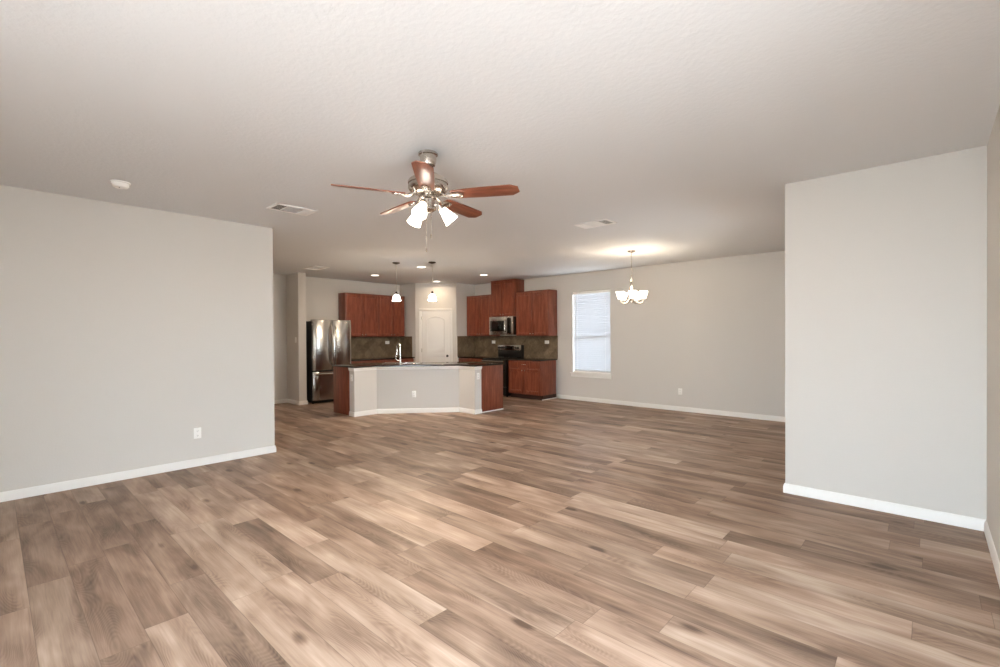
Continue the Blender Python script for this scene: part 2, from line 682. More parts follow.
# window wall with its opening
WX0, WX1, WZ0, WZ1 = -5.735, -4.808, 0.600, 2.352
m = MB()
m.box(XK, WX0, YW, YW + 0.15, 0, H)
m.box(WX1, XB + TH, YW, YW + 0.15, 0, H)
m.box(WX0, WX1, YW, YW + 0.15, 0, WZ0)
m.box(WX0, WX1, YW, YW + 0.15, WZ1, H)
struct(m.build('wall_window', 'wall', smooth=False))
# wall behind the camera; its window is added to let daylight in
m = MB()
m.box(XL - TH, GX0, YB - TH, YB, 0, H)
m.box(GX1, XR, YB - TH, YB, 0, H)
m.box(GX0, GX1, YB - TH, YB, GZ1, H)
m.box(GX0, GX1, YB - TH, YB, 0, GZ0)
struct(m.build('wall_back', 'wall', smooth=False))
m = MB()
for x in (GX0, GX1 - 0.05):
    m.box(x, x + 0.05, YB - 0.09, YB - 0.03, GZ0, GZ1)
for z in (GZ0, (GZ0 + GZ1) / 2 - 0.025, GZ1 - 0.05):
    m.box(GX0, GX1, YB - 0.09, YB - 0.03, z, z + 0.05)
w2 = struct(m.build('window_added_back', 'trim', smooth=False))
MB().box(GX0 + 0.03, GX1 - 0.03, YB - 0.063, YB - 0.057, GZ0 + 0.03, GZ1 - 0.03).build('window_pane', 'glass', w2, smooth=False)

# baseboards
BB = [(0, 0), (0.014, 0), (0.014, 0.055), (0.011, 0.062), (0.010, 0.072), (0.005, 0.081), (0, 0.083)]


def baseboard(name, path):
    return struct(MB().sweep(path, BB).build(name, 'trim', angle=25))


baseboard('baseboard_left', [(XL, YB), (XL, YL), (XK, YL)][::1])
baseboard('baseboard_hall', [(XK, YL), (XK, YS0), (XS, YS0), (XS, YS1), (XK + 0.02, YS1)])
baseboard('baseboard_right', [(XB, YW), (XB, YR), (XR, YR), (XR, PY1 + 0.02)])
baseboard('baseboard_window', [(-6.15, YW), (XB, YW)])

# ------------------------------------------------------------------ window in the dining wall
m = MB()
ft = 0.035
y0, y1 = YW + 0.085, YW + 0.135
m.box(WX0, WX0 + ft, y0, y1, WZ0, WZ1, 0.004)
m.box(WX1 - ft, WX1, y0, y1, WZ0, WZ1, 0.004)
m.box(WX0, WX1, y0, y1, WZ1 - ft, WZ1, 0.004)
m.box(WX0, WX1, y0, y1, WZ0, WZ0 + ft, 0.004)
m.box(WX0, WX1, y0 - 0.01, y1, 1.315, 1.365, 0.004)
win = struct(m.build('window_1', 'trim'))
MB().box(WX0 + ft, WX1 - ft, YW + 0.108, YW + 0.113, WZ0 + ft, WZ1 - ft).build('window_pane', 'glass', win, smooth=False)
m = MB()
m.box(WX0 - 0.05, WX1 + 0.04, YW - 0.035, YW + 0.08, WZ0 - 0.022, WZ0 + 0.004, 0.006)
m.box(WX0 - 0.035, WX1 + 0.025, YW - 0.016, YW, WZ0 - 0.092, WZ0 - 0.022, 0.004)
m.build('window_sill', 'trim', win)

blind = thing('window_blind', ((WX0 + WX1) / 2, YW + 0.045, WZ0), 0,
              'white horizontal slat blind lowered in the dining area window', 'blind')
hw = (WX1 - WX0) / 2 - 0.006
hh = WZ1 - WZ0
MB().box(-hw, hw, -0.028, 0.028, hh - 0.062, hh - 0.004, 0.004).build('headrail', 'plastic', blind)
m = MB()
n_sl = 39
for i in range(n_sl):
    z = 0.05 + (hh - 0.13) * i / (n_sl - 1)
    arc = [(0.0255 * q, 0.0045 * (1 - q * q)) for q in (-1, -0.5, 0, 0.5, 1)]
    outl = arc + [(y, h - 0.0022) for y, h in arc[::-1]]
    # crowned vinyl slat, its section pulled along the window
    m.prism([(h, y) for y, h in outl], -hw + 0.004, hw - 0.004,
            mat=Matrix.Translation((0, 0, z)) @ Matrix.Rotation(math.radians(-70), 4, 'X') @ Matrix(((0, 0, 1, 0), (0, 1, 0, 0), (1, 0, 0, 0), (0, 0, 0, 1))))
m.build('slat_stack', 'slat', blind, smooth=False)
MB().box(-hw + 0.004, hw - 0.004, -0.02, 0.02, 0.004, 0.03, 0.005).build('bottom_rail', 'plastic', blind)
m = MB()
for x in (-hw + 0.12, hw - 0.12):
    for y in (-0.029, 0.029):
        m.tube([(x, y, 0.02), (x, y, hh - 0.05)], 0.0015, 5)
m.build('ladder_cord', 'plastic', blind)
MB().tube([(-hw + 0.07, -0.04, hh - 0.06), (-hw + 0.07, -0.042, 0.75)], 0.004, 6).build('tilt_wand', 'plastic', blind)


# ------------------------------------------------------------------ wall outlets and switch
def make_outlet(name, loc, rz, label, horiz=False, cat='outlet', switch=False, dual=False):
    """plate in the local XZ plane facing -Y"""
    o = thing(name, loc, rz, label, cat)
    w, h = (0.12, 0.075) if horiz else (0.072, 0.118)
    MB().box(-w / 2, w / 2, -0.006, 0, -h / 2, h / 2, 0.003).build('cover_plate', 'plastic', o)
    if switch:
        MB().box(-0.017, 0.017, -0.010, -0.005, -0.033, 0.033, 0.002).build('rocker', 'plastic', o)
        return o
    for k in (-1, 1):
        s, d = MB(), MB()
        cx, cz = (k * 0.024, 0) if horiz else (0, k * 0.024)
        s.box(cx - 0.017, cx + 0.017, -0.0085, -0.005, cz - 0.015, cz + 0.015, 0.002)
        for q in (-0.006, 0.006):
            d.box(cx + q - 0.0012, cx + q + 0.0012, -0.0092, -0.0083, cz - 0.003, cz + 0.006)
        d.lathe([(0.0025, -0.0004), (0.0025, 0.0004)], 8, Matrix.Translation((cx, -0.0088, cz - 0.009)) @ Matrix.Rotation(PI / 2, 4, 'X'))
        d.build('slot', 'slot', s.build('receptacle', 'plastic', o))
    return o


make_outlet('wall_outlet', (XL, 1.53, 0.362), PI / 2, 'white outlet low on the large left wall')
make_outlet('wall_outlet', (-3.377, YW, 0.359), 0, 'white outlet low on the beige wall right of the window')
make_outlet('light_switch', (-9.70, YS0, 1.342), 0, 'white light switch on the dark side of the wall beside the refrigerator', cat='switch', switch=True)
make_outlet('wall_outlet', (XK + 0.012, 6.82, 1.249), PI / 2, 'white outlet on the backsplash behind the faucet', True)
make_outlet('wall_outlet', (-8.085, YW - 0.012, 1.247), 0, 'white outlet on the backsplash left of the range', True)
make_outlet('wall_outlet', (-6.416, YW - 0.012, 1.254), 0, 'white outlet on the backsplash right of the range', True)

# ------------------------------------------------------------------ pantry door
dseg = (Vector(PC) - Vector(PB))
dlen = dseg.length
dang = math.atan2(dseg.y, dseg.x)
mid = (Vector(PB) + Vector(PC)) / 2
# local frame: x along the wall (left to right seen from the room), -y into the room
u0 = (Vector((-9.384, 7.326)) - Vector(PB)).length - dlen / 2
u1 = (Vector((-8.884, 7.826)) - Vector(PB)).length - dlen / 2
DH = 2.03


def arch_outline(x0, x1, z0, z1, rise, n=14):
    pts = [(x0, z0), (x1, z0), (x1, z1 - rise)]
    for k in range(1, n):
        a = k / n
        pts.append((x1 + (x0 - x1) * a, z1 - rise + rise * math.sin(PI * a) ** 0.8))
    pts.append((x0, z1 - rise))
    return pts


XZ = Matrix.Rotation(PI / 2, 4, 'X')   # (x, y, z) -> (x, -z, y): prism height goes towards -y
m = MB()
m.box(u0 + 0.003, u1 - 0.003, -0.014, 0.0, 0.012, DH, 0.002)


def raised(mb, outl, z0=0.014):
    cx = sum(p[0] for p in outl) / len(outl)
    cz = sum(p[1] for p in outl) / len(outl)

    def shrink(d):
        w = max(p[0] for p in outl) - cx
        h = max(p[1] for p in outl) - cz
        return [(cx + (p[0] - cx) * (w - d) / w, cz + (p[1] - cz) * (h - d) / h) for p in outl]
    t = bmesh.new()
    loops = []
    for d, z in ((0, 0.012), (0.004, 0.021), (0.018, 0.021), (0.026, 0.0155), (0.045, 0.0155), (0.065, 0.020)):
        loops.append([t.verts.new((p[0], -z, p[1])) for p in shrink(d)])
    for A, B in zip(loops, loops[1:]):
        for k in range(len(A)):
            t.faces.new((A[k], A[(k + 1) % len(A)], B[(k + 1) % len(B)], B[k]))
    t.faces.new(loops[-1])
    mb._merge(t)


raised(m, arch_outline(u0 + 0.115, u1 - 0.115, 0.87, 1.905, 0.085))
raised(m, [(u0 + 0.115, 0.22), (u1 - 0.115, 0.22), (u1 - 0.115, 0.72), (u0 + 0.115, 0.72)])
door = struct(m.build('door_1', 'door'))
door.location = (mid.x, mid.y, 0)
door.rotation_euler = (0, 0, dang)
nrm = Vector((math.sin(dang), -math.cos(dang)))
m = MB()
cw = 0.062
m.box(u0 - cw, u0, -0.02, 0, 0.0, DH + cw + 0.003, 0.004)
m.box(u1, u1 + cw, -0.02, 0, 0.0, DH + cw + 0.003, 0.004)
m.box(u0 - cw, u1 + cw, -0.021, 0, DH + 0.003, DH + cw + 0.004, 0.004)
m.build('door_casing', 'trim', door)
m = MB()
m.lathe([(0.031, 0), (0.031, 0.004), (0.026, 0.008), (0.010, 0.010), (0.010, 0.034), (0.020, 0.040), (0.027, 0.052), (0.026, 0.064), (0.016, 0.072), (0, 0.074)], 20,
        Matrix.Translation((u1 - 0.066, -0.014, 0.905)) @ XZ)
tag(m.build('door_knob', 'dark_metal', door), 'dark metal knob')
for z in (1.85, 1.05, 0.22):
    MB().tube([(u0 + 0.004, -0.02, z - 0.045), (u0 + 0.004, -0.02, z + 0.045)], 0.006, 8).build('hinge', 'nickel', door)


# ------------------------------------------------------------------ cabinets
def shaker(x0, x1, z0, z1, y, fw=0.057):
    """a framed door leaf, its face at local y"""
    b = MB()
    b.box(x0 + fw - 0.01, x1 - fw + 0.01, y + 0.013, y + 0.018, z0 + fw - 0.01, z1 - fw + 0.01)
    b.box(x0, x0 + fw, y, y + 0.02, z0, z1, 0.008)
    b.box(x1 - fw, x1, y, y + 0.02, z0, z1, 0.008)
    b.box(x0 + fw - 0.001, x1 - fw + 0.001, y, y + 0.02, z0, z0 + fw, 0.003)
    b.box(x0 + fw - 0.001, x1 - fw + 0.001, y, y + 0.02, z1 - fw, z1, 0.003)
    # small bead inside the frame catches the light
    for q in (x0 + fw, x1 - fw - 0.012):
        b.box(q, q + 0.012, y + 0.006, y + 0.016, z0 + fw, z1 - fw)
    for q in (z0 + fw, z1 - fw - 0.008):
        b.box(x0 + fw, x1 - fw, y + 0.004, y + 0.012, q, q + 0.008)
    return b


def knob_at(x, z, y, parent):
    MB().lathe([(0.006, 0), (0.006, 0.012), (0.014, 0.018), (0.016, 0.024), (0.012, 0.029), (0, 0.031)], 14,
               Matrix.Translation((x, y, z)) @ XZ).build('knob', 'nickel', parent)


def upper_cabinet(loc, rz, w, h, d, splits, label, group='cherry wall cabinets'):
    """local frame: x 0..w to the right, face at y=-d, back at y=0"""
    o = thing('wall_cabinet', loc, rz, label, 'cabinet', group)
    b = MB()
    b.box(0, w, -d + 0.022, 0, 0, h, 0.002)
    b.box(-0.004, w + 0.004, -d + 0.012, 0, h - 0.018, h + 0.004, 0.003)
    b.build('cabinet_body', 'cherry', o)
    edges = [0.0] + splits + [w]
    for i, (a, c) in enumerate(zip(edges, edges[1:])):
        a2, c2 = a + 0.014, c - 0.014
        dr = shaker(a2, c2, 0.012, h - 0.03, -d).build('door', 'cherry', o)
        kx = c2 - 0.028 if i % 2 == 0 else a2 + 0.028
        knob_at(kx, 0.045, -d, dr)
    return o


def base_cabinet(loc, rz, w, h, d, label, drawers=1, doors=2, extra=None):
    o = thing('base_cabinet', loc, rz, label, 'cabinet', 'cherry base cabinets')
    MB().box(0, w, -d + 0.022, -0.03, 0.1, h, 0.002).build('cabinet_body', 'cherry', o)
    MB().box(0, w, -d + 0.09, -0.03, 0, 0.1).build('toe_kick', 'toekick', o, smooth=False)
    dw = w / drawers
    for k in range(drawers):
        a, c = k * dw + 0.01, (k + 1) * dw - 0.01
        dr = MB().box(a, c, -d, -d + 0.02, h - 0.165, h - 0.022, 0.004).build('drawer', 'cherry', o)
        cx = (a + c) / 2
        MB().tube([(cx - 0.05, -d, h - 0.09), (cx - 0.05, -d - 0.028, h - 0.09), (cx + 0.05, -d - 0.028, h - 0.09), (cx + 0.05, -d, h - 0.09)], 0.0055, 8).build('pull', 'nickel', dr)
    ww = w / doors
    for k in range(doors):
        a, c = k * ww + 0.01, (k + 1) * ww - 0.01
        dr = shaker(a, c, 0.125, h - 0.19, -d).build('door', 'cherry', o)
        kx = c - 0.03 if k % 2 == 0 else a + 0.03
        knob_at(kx, h - 0.225, -d, dr)
    return o


# left wall: two double-door units side by side over the sink-side counter
upper_cabinet((XK, 5.50, 1.40), PI / 2, 0.875, 1.012, 0.32, [0.465], 'double-door cherry cabinet beside the refrigerator on the left kitchen wall')
upper_cabinet((XK, 6.375, 1.40), PI / 2, 0.775, 1.012, 0.32, [0.40], 'double-door cherry cabinet ending next to the pantry on the left kitchen wall')
# range wall
upper_cabinet((-8.745, YW, 1.40), 0, 0.885, 1.012, 0.33, [0.455], 'double-door cherry cabinet left of the microwave')
upper_cabinet((-7.856, YW, 1.862), 0, 0.770, 0.862, 0.36, [0.385], 'raised cherry cabinet reaching the ceiling above the microwave')
upper_cabinet((-7.082, YW, 1.40), 0, 0.945, 1.012, 0.33, [0.487], 'double-door cherry cabinet right of the microwave, nearest the window')

CT = 0.885     # worktop height
CB = 0.855
base_cabinet((XK, 5.46, 0), PI / 2, 0.875, CB, 0.60, 'cherry base cabinet right of the refrigerator, behind the island')
base_cabinet((XK, 6.335, 0), PI / 2, 0.875, CB, 0.60, 'cherry base cabinet against the pantry wall, behind the island')
base_cabinet((-8.76, YW, 0), 0, 0.895, CB, 0.60, 'cherry base cabinet between pantry and range')
bc = base_cabinet((-7.085, YW, 0), 0, 0.93, CB, 0.60, 'cherry base cabinet with one drawer right of the range', 1, 2)
MB().box(0.93, 0.942, -0.55, -0.016, 0, 0.02, 0.004).build('shoe_moulding', 'trim', bc)


def worktop(name, pts, label):
    o = MB().prism(pts, CB, CT, bev=0.004).build(name, 'granite')
    return tag(o, label, 'countertop')


worktop('countertop', [(XK + 0.014, 5.44), (XK + 0.63, 5.44), (XK + 0.63, 7.21), (XK + 0.014, 7.21)], 'dark granite countertop along the left kitchen wall')
worktop('countertop', [(-8.75, YW - 0.014), (-8.75, YW - 0.63), (-7.858, YW - 0.63), (-7.858, YW - 0.014)], 'dark granite countertop left of the range')
worktop('countertop', [(-7.088, YW - 0.014), (-7.088, YW - 0.63), (-6.125, YW - 0.63), (-6.125, YW - 0.014)], 'dark granite countertop right of the range')


def splash(name, boxes):
    m = MB()
    for b in boxes:
        m.box(*b)
    return struct(m.build(name, 'slate', smooth=False))


splash('trim_1', [(XK, XK + 0.012, 5.44, 7.203, CT, 1.4), (XK, -9.62, 7.203, 7.215, CT, 1.4)])
splash('trim_2', [(-8.753, -6.122, YW - 0.012, YW, CT, 1.40), (-8.765, -8.753, 7.965, YW, CT, 1.40)])

# ------------------------------------------------------------------ island
IP = [(-7.42, 4.31), (-7.42, 4.755), (-6.42, 5.87), (-6.0, 5.87)]
PT = 0.165   # half wall thickness
inner = off_line(IP, PT)
back = off_line(IP, PT + 0.60)
struct(MB().prism(IP + inner[::-1], 0, 0.80).build('wall_island', 'wall', smooth=False))
# white cap trim under the worktop, wrapping the ends of the half wall
wrap = [inner[0]] + IP + [inner[-1]]
cap = [(0.0, 0.80), (0.010, 0.80), (0.012, 0.818), (0.020, 0.826), (0.022, 0.848), (0.022, CB), (0.0, CB)]
mcap = MB().sweep(wrap, cap)
mcap.prism(IP + inner[::-1], 0.80, CB)
struct(mcap.build('trim_3', 'trim', angle=25))
struct(MB().sweep(wrap, BB).build('baseboard_island', 'trim', angle=25))

isl = thing('island_cabinet', (-7.3, 5.6, 0), 0, 'angled cherry island cabinet standing behind the beige half wall', 'cabinet')


def loc_pts(pts):
    return [(p[0] + 7.3, p[1] - 5.6) for p in pts]


in2 = off_line(IP, PT + 0.002)
c0, c1 = list(in2), list(back)
# wooden end panels sit a little behind the half wall ends
c0[0] = (in2[0][0], 4.335)
c1[0] = (back[0][0], 4.335)
c0[-1] = (-6.025, in2[-1][1])
c1[-1] = (-6.025, back[-1][1])
MB().prism(loc_pts(c0 + c1[::-1]), 0.0, CB).build('cabinet_body', 'cherry', isl, smooth=False)
MB().box(c1[0][0] + 7.3, c0[0][0] + 7.3 - 0.001, 4.322 - 5.6, 4.336 - 5.6, 0.004, CB, 0.002).build('end_panel', 'cherry', isl)
MB().box(-6.026 + 7.3, -6.012 + 7.3, c0[-1][1] - 5.6 + 0.001, c1[-1][1] - 5.6, 0.004, CB, 0.002).build('end_panel', 'cherry', isl)
m = MB()
m.box(-6.012 + 7.3, -5.998 + 7.3, c0[-1][1] - 5.6 + 0.02, c1[-1][1] - 5.6, 0, 0.02, 0.005)
m.build('shoe_moulding', 'trim', isl)

# sink cut into the worktop is drawn as a drop-in bowl with a rim
ang = math.atan2(IP[2][1] - IP[1][1], IP[2][0] - IP[1][0])
oe = off_line(IP, -0.026)
ie = off_line(IP, PT + 0.625)
oe[0] = (oe[0][0], 4.30)
ie[0] = (ie[0][0], 4.30)
oe[-1] = (-5.985, oe[-1][1])
ie[-1] = (-5.985, ie[-1][1])
worktop('island_countertop', oe + ie[::-1], 'dark granite countertop on the angled kitchen island')

sink_c = Vector((-7.54, 5.41))
sk = thing('sink', (sink_c.x, sink_c.y, CT), ang, 'stainless sink set in the island countertop', 'sink')
m = MB()
SW, SD, RW = 0.38, 0.215, 0.022
for a in ((-SW, SW, -SD, -SD + RW), (-SW, SW, SD - RW, SD), (-SW, -SW + RW, -SD, SD), (SW - RW, SW, -SD, SD), (-0.012, 0.012, -SD, SD)):
    m.box(a[0], a[1], a[2], a[3], 0.0, 0.007, 0.002)
m.build('rim', 'chrome', sk)
MB().box(-SW + RW, SW - RW, -SD + RW, SD - RW, 0.0, 0.0015).build('bowl', 'steel', sk, smooth=False)

fa = thing('faucet', (-7.339, 5.22, CT), ang, 'tall chrome gooseneck faucet on the island countertop', 'faucet')
m = MB()
m.lathe([(0.030, 0), (0.030, 0.006), (0.024, 0.014), (0.021, 0.03), (0.020, 0.085), (0.0165, 0.10), (0.0, 0.10)], 18)
m.build('faucet_base', 'chrome', fa)
pts = [(0, 0, 0.09), (0, 0, 0.30)]
for k in range(1, 13):
    a = PI * k / 12
    pts.append((-0.07 * (1 - math.cos(a)) / 2, 0.06 - 0.06 * math.cos(a), 0.30 + 0.085 * math.sin(a)))
pts += [(-0.072, 0.122, 0.25)]
m = MB()
m.tube(pts, 0.0135, 12)
m.tube([(-0.071, 0.121, 0.28), (-0.075, 0.124, 0.17)], [0.0155, 0.018], 12)
m.build('spout', 'chrome', fa)
MB().tube([(0, 0, 0.065), (-0.045, 0.0, 0.065), (-0.075, 0.0, 0.085), (-0.082, 0, 0.16)], [0.012, 0.011, 0.009, 0.007], 10).build('lever', 'chrome', fa)

make_outlet('wall_outlet', (-6.97, 5.2565, 0.345), ang, 'white outlet on the angled front of the island half wall')
make_outlet('wall_outlet', (-7.505, 4.31, 0.68), 0, 'white outlet on the left end of the island half wall')
make_outlet('wall_outlet', (-6.0, 5.95, 0.68), PI / 2, 'white outlet on the right end of the island half wall')

# ------------------------------------------------------------------ refrigerator (front faces +X)
FY0, FY1 = 4.535, 5.405
fr = thing('refrigerator', (-9.80, (FY0 + FY1) / 2, 0), PI / 2, 'stainless french door refrigerator with black sides in the kitchen corner', 'refrigerator')
W2 = (FY1 - FY0) / 2
# local: x along the front (-W2..W2), face towards -y
m = MB()
m.box(-W2, W2, -0.315, 0.33, 0.03, 1.735, 0.006)
m.build('body', 'black', fr)
m = MB()
for x in (-W2 + 0.05, W2 - 0.05):
    m.lathe([(0.02, 0), (0.02, 0.035)], 12, Matrix.Translation((x, -0.25, 0)))
m.box(-W2 + 0.01, W2 - 0.01, -0.30, -0.27, 0.012, 0.06)
m.build('foot_grille', 'black', fr)


def bowed(x0, x1, y_edge, bow, yb, n=14):
    pts = []
    for k in range(n + 1):
        a = k / n
        e = 1 - (2 * a - 1) ** 2
        rnd = 0.012 * (1 - min(1, min(a, 1 - a) * n / 1.2))
        pts.append((x0 + (x1 - x0) * a, -(y_edge + bow * e - rnd)))
    pts += [(x1, -yb), (x0, -yb)]
    return pts


MB().prism(bowed(-W2, -0.003, 0.380, 0.034, 0.32), 0.70, 1.762, bev=0.004).build('door', 'steel', fr)
MB().prism(bowed(0.003, W2, 0.380, 0.034, 0.32), 0.70, 1.762, bev=0.004).build('door', 'steel', fr)
MB().prism(bowed(-W2, W2, 0.385, 0.03, 0.32, 20), 0.075, 0.672, bev=0.004).build('freezer_drawer', 'steel', fr)
for s in (-1, 1):
    x = s * 0.045
    pts = [(x, -0.395, 0.82), (x, -0.445, 0.86), (x, -0.462, 1.05), (x, -0.466, 1.25), (x, -0.462, 1.45), (x, -0.445, 1.60), (x, -0.395, 1.64)]
    MB().tube(pts, 0.0135, 10).build('handle', 'chrome', fr)
pts = [(-W2 + 0.06, -0.39, 0.625), (-W2 + 0.08, -0.455, 0.625), (0, -0.475, 0.625), (W2 - 0.08, -0.455, 0.625), (W2 - 0.06, -0.39, 0.625)]
MB().tube(pts, 0.015, 10).build('handle', 'chrome', fr)
for s in (-1, 1):
    MB().box(s * (W2 - 0.05) - 0.045, s * (W2 - 0.05) + 0.045, -0.37, -0.25, 1.735, 1.768, 0.006).build('hinge_cover', 'gray_plastic', fr)
MB().lathe([(0.021, 0), (0.021, 0.002), (0, 0.0022)], 16, Matrix.Translation((-W2, -0.345, 1.665)) @ Matrix.Rotation(-PI / 2, 4, 'Y')).build('badge', 'plastic', fr)

# ------------------------------------------------------------------ range
rg = thing('kitchen_range', (-7.473, YW - 0.02, 0), 0, 'black and stainless electric range below the microwave', 'range')
m = MB()
m.box(-0.378, 0.378, -0.60, 0, 0.03, 0.872, 0.004)
for x in (-0.33, 0.33):
    for y in (-0.55, -0.06):
        m.lathe([(0.018, 0), (0.018, 0.03)], 10, Matrix.Translation((x, y, 0)))
m.build('body', 'black', rg)
m = MB()
m.box(-0.381, 0.381, -0.635, -0.02, 0.872, 0.889, 0.004)
ck = m.build('cooktop', 'black_glass', rg)
for x, y, r in ((-0.19, -0.47, 0.10), (0.19, -0.47, 0.08), (-0.19, -0.20, 0.08), (0.19, -0.20, 0.10)):
    MB().lathe([(r, 0), (r, 0.0008), (r - 0.004, 0.0008), (r - 0.004, 0)], 28, Matrix.Translation((x, y, 0.889)), cap=False).build('burner_ring', 'gray_plastic', ck)
dr = MB().box(-0.375, 0.375, -0.645, -0.60, 0.235, 0.862, 0.006).build('oven_door', 'black', rg)
MB().box(-0.27, 0.27, -0.648, -0.64, 0.36, 0.68, 0.002).build('oven_window', 'black_glass', dr)
m = MB()
m.tube([(-0.33, -0.645, 0.815), (-0.33, -0.69, 0.815)], 0.010, 8)
m.tube([(0.33, -0.645, 0.815), (0.33, -0.69, 0.815)], 0.010, 8)
m.tube([(-0.35, -0.69, 0.815), (0.35, -0.69, 0.815)], 0.014, 10)
m.build('handle', 'steel_h', dr)
MB().box(-0.375, 0.375, -0.64, -0.60, 0.05, 0.225, 0.006).build('storage_drawer', 'black', rg)
m = MB()
m.box(-0.378, 0.378, -0.085, 0, 0.885, 1.045, 0.004)
m.build('backguard_base', 'black', rg)
m = MB()
m.box(-0.381, 0.381, -0.10, 0, 1.045, 1.182, 0.010)
bg = m.build('backguard', 'steel_h', rg)
MB().box(-0.13, 0.15, -0.104, -0.095, 1.07, 1.16, 0.002).build('display', 'black_glass', bg)
MB().box(0.374, 0.384, -0.101, 0, 0.885, 1.18, 0.002).build('end_cap', 'black', bg)
for x in (-0.325, -0.255, -0.185, 0.215, 0.285):
    MB().lathe([(0.026, 0), (0.026, 0.006), (0.021, 0.01), (0.019, 0.028), (0, 0.029)], 16,
               Matrix.Translation((x, -0.099, 1.113)) @ XZ).build('knob', 'black', bg)

# ------------------------------------------------------------------ microwave
mw = thing('microwave', (-7.471, YW, 1.425), 0, 'stainless over-the-range microwave mounted under the raised cabinet', 'microwave')
MB().box(-0.379, 0.379, -0.385, 0, 0, 0.43, 0.004).build('body', 'black', mw)
d_ = MB().box(-0.379, 0.195, -0.415, -0.385, 0.0, 0.43, 0.006).build('door', 'steel_h', mw)
MB().box(-0.345, 0.125, -0.419, -0.41, 0.085, 0.335, 0.003).build('door_window', 'black_glass', d_)
m = MB()
m.tube([(0.160, -0.413, 0.08), (0.160, -0.455, 0.10), (0.160, -0.462, 0.215), (0.160, -0.455, 0.33), (0.160, -0.413, 0.35)], 0.013, 10)
m.build('handle', 'chrome', d_)
p_ = MB().box(0.199, 0.379, -0.413, -0.385, 0.0, 0.43, 0.005).build('control_panel', 'steel_h', mw)
MB().box(0.205, 0.315, -0.417, -0.408, 0.03, 0.40, 0.002).build('keypad', 'black_glass', p_)


# ------------------------------------------------------------------ ceiling fan
FX, FY = -2.678, 2.160
fan = thing('ceiling_fan', (FX, FY, H), 0, 'five-blade ceiling fan with cherry blades and three lit glass shades', 'ceiling fan')
MB().lathe([(0.066, 0), (0.070, -0.006), (0.070, -0.018), (0.060, -0.024), (0.058, -0.065), (0.050, -0.092), (0.030, -0.106), (0, -0.106)], 32).build('canopy', 'nickel', fan)
MB().tube([(0, 0, -0.10), (0, 0, -0.18)], 0.013, 12).build('downrod', 'nickel', fan)
MB().lathe([(0.03, -0.155), (0.075, -0.158), (0.112, -0.182), (0.136, -0.198), (0.145, -0.212), (0.145, -0.226), (0.137, -0.230), (0.137, -0.238),
            (0.145, -0.242), (0.145, -0.258), (0.132, -0.278), (0.10, -0.296), (0.06, -0.302), (0, -0.302)], 40).build('motor_housing', 'nickel', fan)
MB().lathe([(0.055, -0.30), (0.058, -0.31), (0.058, -0.33), (0.045, -0.338), (0.045, -0.385), (0.055, -0.395), (0.055, -0.412), (0.03, -0.428), (0, -0.43)], 28).build('switch_housing', 'nickel', fan)
ZB = 2.428 - H
for k in range(5):
    a = math.radians(30 + 72 * k)
    R = Matrix.Rotation(a, 4, 'Z') @ Matrix.Translation((0, 0, ZB)) @ Matrix.Rotation(math.radians(-13), 4, 'X')
    outl = [(0.175, -0.044), (0.20, -0.054), (0.40, -0.064), (0.615, -0.067), (0.665, -0.036), (0.668, 0.030), (0.615, 0.067),
            (0.40, 0.064), (0.20, 0.054), (0.175, 0.044)]
    b = MB().prism(outl, -0.004, 0.004, bev=0.0015).build('blade', 'blade', fan)
    b.matrix_local = R
    # ornate arm: ring plate under the blade and a curved strap to the motor
    i = MB()
    i.tube([(0.085, 0, 0.022), (0.12, 0, 0.002), (0.15, 0, -0.010), (0.18, 0, -0.010)], [0.012, 0.012, 0.011, 0.010], 8)
    ring = []
    for q in range(19):
        t_ = 2 * PI * q / 18
        ring.append((0.215 + 0.045 * math.cos(t_), 0.030 * math.sin(t_), -0.009))
    i.tube(ring, 0.006, 6)
    i.prism([(0.175, -0.014), (0.235, -0.017), (0.262, 0), (0.235, 0.017), (0.175, 0.014)], -0.010, -0.004)
    for sx, sy in ((0.20, 0), (0.24, 0.012), (0.24, -0.012)):
        i.lathe([(0.006, -0.014), (0.006, -0.009)], 8, Matrix.Translation((sx, sy, 0)))
    ir = i.build('blade_arm', 'nickel', fan)
    ir.matrix_local = R


def bell(r0, r1, L, flare=1.6, n=9, thick=0.004):
    """open glass bell: neck at z=0, mouth at z=L; closed double wall"""
    out = []
    for k in range(n + 1):
        a = k / n
        out.append((r0 + (r1 - r0) * (0.35 * math.sin(a * PI / 2) + 0.65 * a ** flare), L * a))
    inn = [(max(0.004, r - thick), z) for r, z in out[::-1]]
    return out + inn


